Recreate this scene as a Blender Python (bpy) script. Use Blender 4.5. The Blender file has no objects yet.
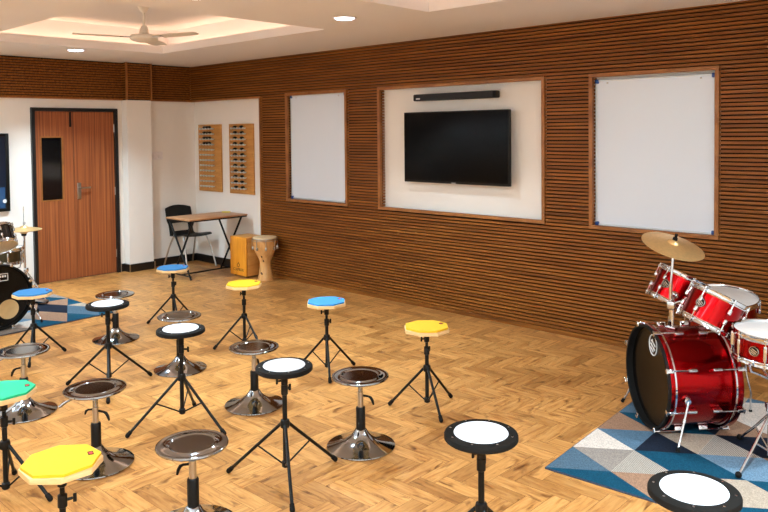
import bpy, bmesh, math, random
from mathutils import Vector, Matrix
random.seed(7)
scn = bpy.context.scene
col = scn.collection
PI = math.pi
R = math.radians

# ------------------------------------------------------------------ mesh builder
class MB:
    def __init__(s):
        s.v = []; s.f = []; s.m = []
    def add(s, verts, faces, M=None, mi=0):
        o = len(s.v)
        s.v += [tuple(M @ Vector(p)) if M is not None else tuple(p) for p in verts]
        for f in faces:
            s.f.append(tuple(i + o for i in f)); s.m.append(mi)
        return s
    def box(s, c, d, bev=0.0, M=None, mi=0, seg=2):
        hx, hy, hz = d[0]/2, d[1]/2, d[2]/2
        bm = bmesh.new()
        bmesh.ops.create_cube(bm, size=1.0)
        for v in bm.verts:
            v.co = Vector((c[0]+v.co.x*2*hx, c[1]+v.co.y*2*hy, c[2]+v.co.z*2*hz))
        if bev > 0:
            bmesh.ops.bevel(bm, geom=bm.edges[:], offset=min(bev, .49*min(d)), segments=seg, affect='EDGES', profile=.5)
        bm.verts.index_update()
        s.add([v.co[:] for v in bm.verts], [[v.index for v in f.verts] for f in bm.faces], M, mi)
        bm.free(); return s
    def lathe(s, prof, n=32, M=None, mi=0, cap=True):
        # prof: (r, z) from bottom outside to top
        vs, fs, rows = [], [], []
        for r, z in prof:
            if r < 1e-6:
                rows.append([len(vs)]); vs.append((0, 0, z))
            else:
                rows.append(list(range(len(vs), len(vs)+n)))
                vs += [(r*math.cos(2*PI*k/n), r*math.sin(2*PI*k/n), z) for k in range(n)]
        for a, b in zip(rows[:-1], rows[1:]):
            for k in range(n):
                k2 = (k+1) % n
                if len(a) == 1 and len(b) == 1: continue
                if len(a) == 1: fs.append((a[0], b[k2], b[k]))
                elif len(b) == 1: fs.append((a[k], a[k2], b[0]))
                else: fs.append((a[k], a[k2], b[k2], b[k]))
        if cap:
            if len(rows[0]) > 1: fs.append(tuple(reversed(rows[0])))
            if len(rows[-1]) > 1: fs.append(tuple(rows[-1]))
        s.add(vs, fs, M, mi); return s
    def cyl(s, p0, p1, r0, r1=None, n=14, mi=0, M=None):
        p0, p1 = Vector(p0), Vector(p1); d = p1-p0
        q = d.to_track_quat('Z', 'Y').to_matrix().to_4x4()
        T = Matrix.Translation(p0) @ q
        if M is not None: T = M @ T
        return s.lathe([(r0, 0), (r1 if r1 is not None else r0, d.length)], n, T, mi)
    def tube(s, pts, r, n=10, mi=0, M=None):
        pts = [Vector(p) for p in pts]
        rows = []; vs = []; fs = []
        up = Vector((0.13, .31, .94))
        for i, p in enumerate(pts):
            t = (pts[min(i+1, len(pts)-1)] - pts[max(i-1, 0)]).normalized()
            a = t.cross(up)
            if a.length < .05: a = t.cross(Vector((1, 0, 0)))
            a.normalize(); b = t.cross(a)
            rr = r[i] if isinstance(r, (list, tuple)) else r
            rows.append(range(len(vs), len(vs)+n))
            vs += [p + a*(rr*math.cos(2*PI*k/n)) + b*(rr*math.sin(2*PI*k/n)) for k in range(n)]
        for a, b in zip(rows[:-1], rows[1:]):
            for k in range(n):
                k2 = (k+1) % n
                fs.append((a[k], a[k2], b[k2], b[k]))
        fs.append(tuple(reversed(rows[0]))); fs.append(tuple(rows[-1]))
        s.add([tuple(v) for v in vs], fs, M, mi); return s
    def torus(s, Rr, r, z=0, n=40, k=10, mi=0, M=None):
        prof = [(Rr + r*math.cos(2*PI*i/k), z + r*math.sin(2*PI*i/k)) for i in range(k+1)]
        return s.lathe(prof, n, M, mi, cap=False)
    def prism(s, poly, z0, z1, bev=0.0, mi=0, M=None):
        n = len(poly)
        bm = bmesh.new()
        lo = [bm.verts.new((x, y, z0)) for x, y in poly]
        hi = [bm.verts.new((x, y, z1)) for x, y in poly]
        bm.faces.new(list(reversed(lo))); bm.faces.new(hi)
        for i in range(n):
            j = (i+1) % n
            bm.faces.new((lo[i], lo[j], hi[j], hi[i]))
        if bev > 0:
            bmesh.ops.bevel(bm, geom=bm.edges[:], offset=bev, segments=2, affect='EDGES', profile=.5)
        bm.verts.index_update()
        s.add([v.co[:] for v in bm.verts], [[v.index for v in f.verts] for f in bm.faces], M, mi)
        bm.free(); return s
    def sphere(s, c, r, n=12, mi=0, sc=(1, 1, 1), M=None):
        T = Matrix.Translation(c) @ Matrix.Diagonal((sc[0], sc[1], sc[2], 1))
        if M is not None: T = M @ T
        k = max(6, n//2)
        return s.lathe([(r*math.sin(PI*i/k), -r*math.cos(PI*i/k)) for i in range(k+1)], n, T, mi)
    def build(s, name, mats, parent=None, loc=None, M=None, smooth=True, ang=38):
        me = bpy.data.meshes.new(name)
        me.from_pydata(s.v, [], s.f)
        if not isinstance(mats, (list, tuple)): mats = [mats]
        for m in mats: me.materials.append(m)
        if len(mats) > 1: me.polygons.foreach_set('material_index', s.m)
        me.validate(); me.update()
        if smooth:
            me.shade_smooth(); me.set_sharp_from_angle(angle=R(ang))
        o = bpy.data.objects.new(name, me); col.objects.link(o)
        if parent is not None: o.parent = parent
        if loc is not None: o.location = loc
        if M is not None: o.matrix_local = M
        return o

def thing(name, label, cat, loc=(0, 0, 0), rz=0, group=None):
    o = bpy.data.objects.new(name, None); col.objects.link(o)
    o.empty_display_size = .1
    o.location = loc; o.rotation_euler = (0, 0, rz)
    o['label'] = label; o['category'] = cat
    if group: o['group'] = group
    return o
def tag(o, label, cat, group=None):
    o['label'] = label; o['category'] = cat
    if group: o['group'] = group
    return o
def struct(o, label=None):
    o['kind'] = 'structure'
    if label: o['label'] = label
    return o
def children(o):
    return [c for c in col.objects if c.parent == o]
def copy_tree(o, parent=None):
    c = o.copy(); col.objects.link(c)
    if parent is not None: c.parent = parent
    for ch in children(o): copy_tree(ch, c)
    return c
def frame(o, n, x=(1, 0, 0)):
    # matrix with local z along n
    n = Vector(n).normalized(); x = Vector(x); x = (x - n*x.dot(n)).normalized(); y = n.cross(x)
    M = Matrix((x, y, n)).transposed().to_4x4(); M.translation = Vector(o); return M
def rotz(a): return Matrix.Rotation(a, 4, 'Z')

# ------------------------------------------------------------------ materials
def lin(c):
    return tuple((x/12.92 if x <= .04045 else ((x+.055)/1.055)**2.4) for x in (v/255 for v in c)) + (1,)
def newmat(name):
    m = bpy.data.materials.new(name); m.use_nodes = True
    nt = m.node_tree
    return m, nt, nt.nodes['Principled BSDF']
def N(nt, t, **kw):
    n = nt.nodes.new(t)
    for k, v in kw.items():
        if k in n.inputs: n.inputs[k].default_value = v
        else: setattr(n, k, v)
    return n
def plain(name, rgb, rough=.5, metal=0, spec=.5, noise=.06, nscale=30, coat=0, bump=0, sheen=0):
    m, nt, b = newmat(name)
    c = lin(rgb)
    b.inputs['Roughness'].default_value = rough; b.inputs['Metallic'].default_value = metal
    b.inputs['Specular IOR Level'].default_value = spec
    b.inputs['Coat Weight'].default_value = coat; b.inputs['Coat Roughness'].default_value = .05
    b.inputs['Sheen Weight'].default_value = sheen
    tc = N(nt, 'ShaderNodeTexCoord'); nz = N(nt, 'ShaderNodeTexNoise', Scale=nscale, Detail=4.0)
    nt.links.new(tc.outputs['Object'], nz.inputs['Vector'])
    rp = N(nt, 'ShaderNodeValToRGB')
    rp.color_ramp.elements[0].position = .3; rp.color_ramp.elements[1].position = .7
    rp.color_ramp.elements[0].color = tuple(x*(1-noise) for x in c[:3])+(1,)
    rp.color_ramp.elements[1].color = tuple(min(1, x*(1+noise)) for x in c[:3])+(1,)
    nt.links.new(nz.outputs['Fac'], rp.inputs['Fac']); nt.links.new(rp.outputs['Color'], b.inputs['Base Color'])
    if bump:
        bp = N(nt, 'ShaderNodeBump', Strength=bump, Distance=.002)
        nt.links.new(nz.outputs['Fac'], bp.inputs['Height']); nt.links.new(bp.outputs['Normal'], b.inputs['Normal'])
    return m
def wood(name, dark, mid, light, scale=(2, 30, 30), rough=.45, detail=5, coord='Object', spec=.4):
    m, nt, b = newmat(name)
    b.inputs['Roughness'].default_value = rough; b.inputs['Specular IOR Level'].default_value = spec
    tc = N(nt, 'ShaderNodeTexCoord'); mp = N(nt, 'ShaderNodeMapping'); mp.inputs['Scale'].default_value = scale
    nz = N(nt, 'ShaderNodeTexNoise', Scale=1.0, Detail=detail, Roughness=.6, Distortion=.4)
    rp = N(nt, 'ShaderNodeValToRGB'); e = rp.color_ramp.elements
    e[0].position = .28; e[0].color = lin(dark); e[1].position = .72; e[1].color = lin(light)
    k = e.new(.5); k.color = lin(mid)
    nt.links.new(tc.outputs[coord], mp.inputs['Vector']); nt.links.new(mp.outputs['Vector'], nz.inputs['Vector'])
    nt.links.new(nz.outputs['Fac'], rp.inputs['Fac']); nt.links.new(rp.outputs['Color'], b.inputs['Base Color'])
    return m
def emit(name, rgb, st):
    m, nt, b = newmat(name)
    b.inputs['Base Color'].default_value = lin(rgb); b.inputs['Emission Color'].default_value = lin(rgb)
    b.inputs['Emission Strength'].default_value = st
    return m

M = {}
M['wall'] = plain('wall_paint', (240, 232, 222), .85, noise=.015, nscale=3)
M['ceil'] = plain('ceiling_paint', (232, 227, 226), .9, noise=.01, nscale=2)
M['slat'] = wood('slat_wood', (92, 51, 16), (124, 72, 24), (152, 94, 36), (1.1, 40, 34), .5, spec=.2)
M['slat_back'] = plain('slat_backing', (17, 10, 6), .9, spec=.1)
M['trimwood'] = wood('trim_wood', (124, 74, 32), (148, 92, 42), (168, 108, 52), (6, 6, 6), .42)
M['door'] = None
M['black_paint'] = plain('black_paint', (24, 23, 24), .35)
M['skirt'] = plain('black_skirting', (26, 21, 19), .3)
M['chrome'] = plain('chrome', (216, 221, 226), .07, 1, noise=.01)
M['stoolchrome'] = plain('stool_chrome', (166, 172, 178), .08, 1, noise=.01)
M['seatreflection'] = plain('stool_dark_reflection', (112, 108, 105), .12, 1, noise=.03, nscale=80)  # seat centre darkened in colour to imitate the wood wall's reflection
M['steel'] = plain('brushed_steel', (190, 186, 180), .28, 1, noise=.03)
M['alu'] = plain('white_aluminium', (214, 220, 222), .4, .3, noise=.02)
M['board'] = plain('whiteboard_enamel', (226, 235, 246), .22, noise=.008, nscale=2)
M['blueplastic'] = plain('blue_plastic', (24, 70, 140), .4)
M['blackplastic'] = plain('black_plastic', (15, 13, 11), .45, spec=.25)
M['blackmatte'] = plain('black_matte', (13, 11, 9), .7, spec=.2)
M['rubber'] = plain('black_rubber', (22, 18, 14), .75, spec=.15)
M['powder'] = plain('black_powder_coat', (11, 10, 8), .42, spec=.25)
M['screen'] = plain('dark_screen', (3, 3, 4), .3, spec=.1, noise=.01)
M['cloth_dark'] = plain('speaker_cloth', (34, 35, 38), .85, nscale=300, noise=.2)
M['padwhite'] = plain('white_pad_head', (220, 217, 217), .6, noise=.012)
M['padyellow'] = plain('yellow_rubber', (228, 176, 14), .75, noise=.03, nscale=60, bump=.15)
M['padblue'] = plain('blue_rubber', (46, 122, 178), .75, noise=.03, nscale=60, bump=.15)
M['padgreen'] = plain('green_rubber', (26, 168, 112), .75, noise=.03, nscale=60, bump=.15)
M['maple'] = wood('pale_maple', (216, 168, 108), (230, 186, 128), (240, 202, 148), (8, 8, 60), .5)
M['redlabel'] = plain('red_print', (205, 60, 50), .5)
M['desk'] = wood('desk_laminate', (158, 110, 72), (182, 130, 88), (200, 150, 104), (30, 3, 30), .4)
M['cajonfront'] = wood('amber_plywood', (206, 126, 24), (222, 142, 34), (234, 158, 48), (30, 4, 3), .4)
M['cajonside'] = wood('pale_plywood', (204, 138, 62), (218, 154, 78), (230, 168, 92), (4, 4, 30), .45)
M['ink'] = plain('brown_ink', (70, 40, 14), .6)
M['djembe'] = wood('djembe_wood', (196, 140, 80), (214, 160, 98), (228, 178, 116), (26, 26, 5), .35)
M['skin'] = plain('drum_skin', (226, 196, 150), .6, noise=.08, nscale=12)
M['boardwood'] = wood('honey_board', (168, 112, 50), (188, 130, 62), (204, 148, 80), (4, 4, 30), .5)
M['fanwhite'] = plain('fan_enamel', (226, 218, 206), .35, noise=.01)
M['switch'] = plain('switch_plastic', (236, 228, 224), .4)
M['brass'] = plain('cymbal_bronze', (238, 196, 132), .36, .75, noise=.06, nscale=60)
M['head'] = plain('coated_head', (204, 191, 180), .6, noise=.02)
M['tanhead'] = plain('clear_tan_head', (244, 208, 150), .35, noise=.04)
M['blackhead'] = plain('black_drum_head', (11, 9, 7), .26, spec=.16, noise=.02)
M['blackshell'] = plain('black_lacquer', (16, 16, 19), .12, coat=.6)
M['oliveshell'] = plain('olive_steel_shell', (96, 88, 66), .3, .8)
M['logo'] = plain('pale_print', (226, 224, 222), .5)
M['port'] = plain('port_lining', (196, 164, 112), .7, noise=.08, nscale=8)
M['lens'] = emit('lamp_lens', (238, 238, 255), 10.0)
M['glassdark'] = plain('dark_glass', (10, 9, 10), .08, spec=.6)
M['glow'] = emit('screen_glow', (28, 66, 104), .12)
M['deep'] = plain('screen_navy', (10, 22, 40), .3)
M['yellowitem'] = plain('yellow_card', (226, 204, 60), .6)

# door laminate: vertical dark stripes
m, nt, b = newmat('door_laminate')
b.inputs['Roughness'].default_value = .4
tc = N(nt, 'ShaderNodeTexCoord'); mp = N(nt, 'ShaderNodeMapping'); mp.inputs['Scale'].default_value = (1, 55, .5)
nz = N(nt, 'ShaderNodeTexNoise', Scale=1.0, Detail=3.0, Roughness=.7)
rp = N(nt, 'ShaderNodeValToRGB'); e = rp.color_ramp.elements
e[0].position = .32; e[0].color = lin((106, 54, 27)); e[1].position = .68; e[1].color = lin((176, 104, 58))
k = e.new(.5); k.color = lin((148, 80, 42))
nt.links.new(tc.outputs['Object'], mp.inputs['Vector']); nt.links.new(mp.outputs['Vector'], nz.inputs['Vector'])
nt.links.new(nz.outputs['Fac'], rp.inputs['Fac']); nt.links.new(rp.outputs['Color'], b.inputs['Base Color'])
M['door'] = m

# red sparkle lacquer
m, nt, b = newmat('red_lacquer')
b.inputs['Roughness'].default_value = .2; b.inputs['Metallic'].default_value = 1
b.inputs['Coat Weight'].default_value = .2; b.inputs['Coat Roughness'].default_value = .04
tc = N(nt, 'ShaderNodeTexCoord'); nz = N(nt, 'ShaderNodeTexNoise', Scale=600.0, Detail=1.0)
rp = N(nt, 'ShaderNodeValToRGB'); e = rp.color_ramp.elements
e[0].position = .35; e[0].color = lin((132, 0, 4)); e[1].position = .7; e[1].color = lin((184, 4, 10))
nt.links.new(tc.outputs['Object'], nz.inputs['Vector']); nt.links.new(nz.outputs['Fac'], rp.inputs['Fac'])
nt.links.new(rp.outputs['Color'], b.inputs['Base Color'])
M['red'] = m

# herringbone planks: per plank tone (colour attribute) + grain along u
m, nt, b = newmat('oak_planks')
b.inputs['Roughness'].default_value = .36; b.inputs['Specular IOR Level'].default_value = .35
uv = N(nt, 'ShaderNodeUVMap', uv_map='grain')
at = N(nt, 'ShaderNodeAttribute', attribute_name='tone')
mp = N(nt, 'ShaderNodeMapping'); mp.inputs['Scale'].default_value = (5, 42, 1)
n1 = N(nt, 'ShaderNodeTexNoise', Scale=1.0, Detail=6.0, Roughness=.62, Distortion=.9)
mp2 = N(nt, 'ShaderNodeMapping'); mp2.inputs['Scale'].default_value = (7, 17, 1)
n2 = N(nt, 'ShaderNodeTexNoise', Scale=1.0, Detail=3.0, Roughness=.5, Distortion=.6)
for q in (mp, mp2): nt.links.new(uv.outputs['UV'], q.inputs['Vector'])
nt.links.new(mp.outputs['Vector'], n1.inputs['Vector']); nt.links.new(mp2.outputs['Vector'], n2.inputs['Vector'])
rp = N(nt, 'ShaderNodeValToRGB'); e = rp.color_ramp.elements
e[0].position = .3; e[0].color = lin((156, 99, 48)); e[1].position = .68; e[1].color = lin((208, 153, 90))
k = e.new(.48); k.color = lin((189, 131, 70))
nt.links.new(n1.outputs['Fac'], rp.inputs['Fac'])
rk = N(nt, 'ShaderNodeValToRGB'); e = rk.color_ramp.elements       # knots
e[0].position = .58; e[0].color = (1, 1, 1, 1); e[1].position = .74; e[1].color = (.34, .24, .17, 1)
nt.links.new(n2.outputs['Fac'], rk.inputs['Fac'])
rt = N(nt, 'ShaderNodeValToRGB'); e = rt.color_ramp.elements       # plank tone
e[0].position = 0; e[0].color = (.70, .64, .58, 1); e[1].position = 1; e[1].color = (1.10, 1.09, 1.07, 1)
k = e.new(.4); k.color = (.95, .93, .9, 1)
nt.links.new(at.outputs['Fac'], rt.inputs['Fac'])
x1 = N(nt, 'ShaderNodeMix', data_type='RGBA', blend_type='MULTIPLY'); x1.inputs['Factor'].default_value = 1
x2 = N(nt, 'ShaderNodeMix', data_type='RGBA', blend_type='MULTIPLY'); x2.inputs['Factor'].default_value = 1
nt.links.new(rp.outputs['Color'], x1.inputs[6]); nt.links.new(rk.outputs['Color'], x1.inputs[7])
nt.links.new(x1.outputs[2], x2.inputs[6]); nt.links.new(rt.outputs['Color'], x2.inputs[7])
nt.links.new(x2.outputs[2], b.inputs['Base Color'])
M['floor'] = m
M['floor_gap'] = plain('floor_joint', (84, 52, 28), .8)

def carpet(name, rgb, rgb2=None, sc=160, stripes=False):
    m, nt, b = newmat(name)
    b.inputs['Roughness'].default_value = .95; b.inputs['Specular IOR Level'].default_value = .1
    tc = N(nt, 'ShaderNodeTexCoord')
    if stripes:
        nz = N(nt, 'ShaderNodeTexWave', Scale=42.0, Distortion=1.2, Detail=2.0); nz.inputs['Detail Scale'].default_value = 6
    else:
        nz = N(nt, 'ShaderNodeTexNoise', Scale=sc, Detail=3.0)
    rp = N(nt, 'ShaderNodeValToRGB'); e = rp.color_ramp.elements
    c = lin(rgb); c2 = lin(rgb2) if rgb2 else tuple(min(1, x*1.35) for x in c[:3])+(1,)
    c1 = c if rgb2 else tuple(x*.72 for x in c[:3])+(1,)
    e[0].position = .3; e[0].color = c1; e[1].position = .7; e[1].color = c2
    nt.links.new(tc.outputs['Object'], nz.inputs['Vector']); nt.links.new(nz.outputs['Fac'], rp.inputs['Fac'])
    nt.links.new(rp.outputs['Color'], b.inputs['Base Color'])
    return m
CARP = [carpet('rug_steel', (76, 96, 110)), carpet('rug_grey', (142, 130, 120)), carpet('rug_cream', (206, 190, 176)),
        carpet('rug_denim', (82, 106, 124)), carpet('rug_brown', (150, 114, 90)), carpet('rug_teal', (18, 66, 86)),
        carpet('rug_navy', (25, 31, 43)), carpet('rug_hatch', (112, 100, 92), (196, 184, 168), stripes=True),
        carpet('rug_tan', (170, 150, 130)), carpet('rug_sky', (104, 128, 146)), carpet('rug_edge', (60, 66, 78))]

# ------------------------------------------------------------------ room measures
H = 2.69; HU = 2.97; HB = 2.209
RX, RY = 9.9, -7.3            # right and front walls (behind the camera)
WY = .075                      # plaster plane behind the wooden cladding

def clip_poly(poly, xmin, xmax, ymin, ymax):
    def cut(p, f, inter):
        out = []
        for i in range(len(p)):
            a, c = p[i], p[(i+1) % len(p)]
            if f(a):
                out.append(a)
                if not f(c): out.append(inter(a, c))
            elif f(c): out.append(inter(a, c))
        return out
    def ix(v):
        return lambda a, c: (v, a[1]+(c[1]-a[1])*(v-a[0])/(c[0]-a[0]))
    def iy(v):
        return lambda a, c: (a[0]+(c[0]-a[0])*(v-a[1])/(c[1]-a[1]), v)
    for f, it in ((lambda q: q[0] >= xmin, ix(xmin)), (lambda q: q[0] <= xmax, ix(xmax)),
                  (lambda q: q[1] >= ymin, iy(ymin)), (lambda q: q[1] <= ymax, iy(ymax))):
        if poly: poly = cut(poly, f, it)
    return poly

# floor ------------------------------------------------------------------
def make_floor():
    W, L = .097, .315; ox, oy = 6.87, -2.652; g = .0007
    vs, fs, uvs, tones, mi = [], [], [], [], []
    def quad(x0, y0, x1, y1, alongx):
        p = [(x0+g, y0+g), (x1-g, y0+g), (x1-g, y1-g), (x0+g, y1-g)]
        if x1 < -.02 or x0 > RX or y1 < RY or y0 > .09: return
        p = clip_poly(p, -.02, RX, RY, .09)
        if len(p) < 3: return
        u0, v0 = random.random()*90, random.random()*90
        o = len(vs); vs.extend((x, y, 0) for x, y in p); fs.append(tuple(range(o, o+len(p))))
        t = random.random(); tones.append(t); mi.append(0)
        uvs.extend(((x-x0+u0, y-y0+v0) if alongx else (y-y0+u0, x-x0+v0)) for x, y in p)
    for i in range(-110, 110):
        for j in range(-30, 30):
            bx, by = ox + i*W + j*L, oy + i*W - j*L
            if not (-.6 < bx < RX+.6 and RY-.8 < by < .8): continue
            quad(bx, by, bx+L, by+W, True)
            quad(bx, by+W, bx+W, by+W+L, False)
    o = len(vs); vs.extend([(-.02, RY, -.002), (RX, RY, -.002), (RX, .09, -.002), (-.02, .09, -.002)])
    fs.append((o, o+1, o+2, o+3)); uvs += [(0, 0)]*4; tones.append(.2); mi.append(1)
    me = bpy.data.meshes.new('floor'); me.from_pydata(vs, [], fs)
    me.materials.append(M['floor']); me.materials.append(M['floor_gap'])
    me.polygons.foreach_set('material_index', mi)
    ul = me.uv_layers.new(name='grain'); ul.data.foreach_set('uv', [c for q in uvs for c in q])
    a = me.attributes.new('tone', 'FLOAT', 'FACE'); a.data.foreach_set('value', tones)
    me.update()
    o = bpy.data.objects.new('floor', me); col.objects.link(o)
    struct(o, 'pale oak parquet floor laid in herringbone')
make_floor()

# walls ------------------------------------------------------------------
def slab(name, x0, y0, z0, x1, y1, z1, mat, label=None):
    return struct(MB().box(((x0+x1)/2, (y0+y1)/2, (z0+z1)/2), (x1-x0, y1-y0, z1-z0)).build(name, mat, smooth=False), label)
HC = 3.05
slab('wall_back', -.12, WY, 0, RX+.1, WY+.12, HC, M['wall'], 'off white plaster wall behind the wooden slats')
slab('wall_right', RX, RY, 0, RX+.1, WY, HC, M['wall'])
slab('wall_front', -.12, RY-.1, 0, RX+.1, RY, HC, M['wall'])
# left wall with a door opening
DL, DR, DT = -2.150, -1.078, 2.10
w = MB()
def wb(y0, y1, z0, z1): w.box((-.06, (y0+y1)/2, (z0+z1)/2), (.12, y1-y0, z1-z0))
wb(RY, DL, 0, HC); wb(DR, WY, 0, HC); wb(DL, DR, DT, HC)
struct(w.build('wall_left', M['wall'], smooth=False), 'off white plaster wall with the double door')
PX, PY0, PY1 = .135, -1.003, -.665
struct(MB().box((PX/2, (PY0+PY1)/2, HB/2), (PX, PY1-PY0, HB)).build('wall_column', M['wall'], smooth=False), 'white plaster column right of the door')
# corridor side behind door
slab('wall_corridor', -.30, DL-.1, 0, -.25, DR+.1, 2.3, M['blackmatte'])

# ceiling with two cove recesses, plus two unseen ones added for light ------------------------------------------
RECS = [(1.36, -3.2, 4.1, -1.2), (5.36, -3.2, 8.1, -1.27), (1.36, -6.6, 4.1, -4.6), (5.36, -6.6, 8.1, -4.6)]
CV = .17
c = MB()
xs = sorted({0, RX} | {v for r in RECS for v in (r[0], r[2])})
ys = sorted({RY, WY} | {v for r in RECS for v in (r[1], r[3])})
# lower soffit as strips between openings
def soff(x0, y0, x1, y1): c.box(((x0+x1)/2, (y0+y1)/2, H+.012), (x1-x0, y1-y0, .024))
soff(-.12, RY, 1.36, WY+.1); soff(4.1, RY, 5.36, WY+.1); soff(8.1, RY, RX+.1, WY+.1)
soff(1.36, -1.2, 4.1, WY+.1); soff(5.36, -1.27, 8.1, WY+.1)
for x0, x1 in ((1.36, 4.1), (5.36, 8.1)):
    soff(x0, -4.6, x1, -3.2); soff(x0, RY, x1, -6.6)
for (x0, y0, x1, y1) in RECS:
    lh = .085; t = .02
    for (a0, b0, a1, b1) in ((x0-t, y0-t, x0, y1+t), (x1, y0-t, x1+t, y1+t), (x0, y0-t, x1, y0), (x0, y1, x1, y1+t)):
        c.box(((a0+a1)/2, (b0+b1)/2, H+.024+(lh-.024)/2), (a1-a0, b1-b0, lh-.024))
    X0, Y0, X1, Y1 = x0-CV, y0-CV, x1+CV, y1+CV
    for (a0, b0, a1, b1) in ((X0-t, Y0-t, X0, Y1+t), (X1, Y0-t, X1+t, Y1+t), (X0, Y0-t, X1, Y0), (X0, Y1, X1, Y1+t)):
        c.box(((a0+a1)/2, (b0+b1)/2, (H+.024+HU)/2), (a1-a0, b1-b0, HU-H-.024))
c.box((RX/2, (RY+WY)/2, HU+.03), (RX+.3, WY-RY+.3, .06))
struct(c.build('ceiling', M['ceil'], smooth=False), 'white ceiling with recessed light coves')

# slatted cladding ---------------------------------------------------------
PIT, SH, SD = .031, .0212, .026
OPEN = [(0, 0, 1.596, HB), (2.080, .950, 3.133, 2.242), (3.601, .950, 5.615, 2.242), (6.035, .945, 7.082, 2.238)]
cl = MB(); z = .045
backs = MB()
xcuts = sorted({0.0, RX} | {v for o in OPEN for v in (o[0], o[2])})
def in_open(x, z):
    return any(o[0] < x < o[2] and o[1] < z < o[3] for o in OPEN)
while z < H - .004:
    zc = z + SH/2; run = None
    for a, d in zip(xcuts[:-1], xcuts[1:]):
        if in_open((a+d)/2, zc):
            if run: cl.box(((run[0]+run[1])/2, SD/2, zc), (run[1]-run[0], SD, SH)); run = None
        else:
            run = (run[0], d) if run else (a, d)
    if run: cl.box(((run[0]+run[1])/2, SD/2, zc), (run[1]-run[0], SD, SH))
    z += PIT
# dark backing boards around openings
zc_ = sorted({0.0, H} | {v for o in OPEN for v in (o[1], o[3])})
for a, d in zip(xcuts[:-1], xcuts[1:]):
    for e0, e1 in zip(zc_[:-1], zc_[1:]):
        if not in_open((a+d)/2, (e0+e1)/2):
            cl.box(((a+d)/2, (SD+WY)/2, (e0+e1)/2), (d-a, WY-SD, e1-e0), mi=1)
# bottom rail
cl.box(((1.596+RX)/2, SD/2-.003, .02), (RX-1.596, SD+.006, .04))
struct(cl.build('trim_1', [M['slat'], M['slat_back']], smooth=False), 'brown horizontal wood slat cladding on the long wall')
# niche frames
def niche_frame(n, o, lab):
    f = MB(); t = .032; x0, z0, x1, z1 = o; y = SD/2 - .006; dd = SD + .012
    f.box(((x0+x1)/2, y, z1-t/2), (x1-x0, dd, t), .003); f.box(((x0+x1)/2, y, z0+t/2), (x1-x0, dd, t), .003)
    f.box((x0+t/2, y, (z0+z1)/2), (t, dd, z1-z0-2*t), .003); f.box((x1-t/2, y, (z0+z1)/2), (t, dd, z1-z0-2*t), .003)
    # ribbed reveal
    k = z0+t
    while k < z1-t-.01:
        for xx in (x0+t-.006, x1-t+.006): f.box((xx, SD+.028, k+.01), (.012, WY-SD-.012, .02))
        k += PIT
    struct(f.build(n, M['trimwood'], smooth=False), lab)
niche_frame('trim_2', OPEN[1], 'brown wooden frame around the left whiteboard recess')
niche_frame('trim_3', OPEN[2], 'brown wooden frame around the white television recess')
niche_frame('trim_4', OPEN[3], 'brown wooden frame around the right whiteboard recess')
f = MB(); f.box((1.596-.012, .03, HB/2), (.024, .08, HB)); f.box((.8, .03, HB+.008), (1.6, .08, .02))
struct(f.build('trim_5', M['trimwood'], smooth=False), 'thin wooden edge strip round the white corner panel')

# wood band on the left wall
bd = MB()
def band(fn, z0=HB):
    z = z0 + .012
    while z < H - .004:
        fn(z + SH/2); z += PIT
band(lambda zz: bd.box((.028, (RY+PY0)/2, zz), (SD, PY0-RY, SH)))
bd.box((.0095, (RY+PY0)/2, (HB+H)/2), (.019, PY0-RY, H-HB), mi=1)
band(lambda zz: bd.box((.028, (PY1+0)/2, zz), (SD, -PY1, SH)))
bd.box((.0095, PY1/2, (HB+H)/2), (.019, -PY1, H-HB), mi=1)
band(lambda zz: bd.box((PX/2+.008, (PY0+PY1)/2, zz), (PX+.016, PY1-PY0+.012, SH)))
bd.box((PX/2, (PY0+PY1)/2, (HB+H)/2), (PX, PY1-PY0-.004, H-HB), mi=1)
for yy in (PY0-.002, PY1+.002): bd.box((PX+.012, yy, (HB+H)/2), (.024, .022, H-HB), mi=2)
bd.box((.02, (RY+PY0)/2, HB+.006), (.04, PY0-RY, .014), mi=2); bd.box((.02, PY1/2, HB+.006), (.04, -PY1, .014), mi=2)
struct(bd.build('trim_6', [M['slat'], M['slat_back'], M['trimwood']], smooth=False), 'band of dark wooden slats above the door')

# skirtings
k = MB(); h = .10
k.box((.008, (DL-.03+RY)/2, h/2), (.016, DL-.03-RY, h)); k.box((.008, (DR+.03+PY0)/2, h/2), (.016, PY0-DR-.03, h))
k.box((PX/2+.006, PY0-.006, h/2), (PX+.012, .012, h)); k.box((PX+.006, (PY0+PY1)/2, h/2), (.012, PY1-PY0+.012, h))
k.box((.008, (PY1+WY)/2, h/2), (.016, WY-PY1, h))
for yy in (PY0-.006, PY1+.006): k.box((PX+.011, yy, h/2), (.012, .014, h), mi=1)
struct(k.build('baseboard_left', [M['skirt'], M['steel']], smooth=False), 'glossy black skirting along the door wall')
struct(MB().box((.79, WY-.008, h/2), (1.58, .016, h)).build('baseboard_back', M['skirt'], smooth=False), 'glossy black skirting under the white corner panel')

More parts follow.
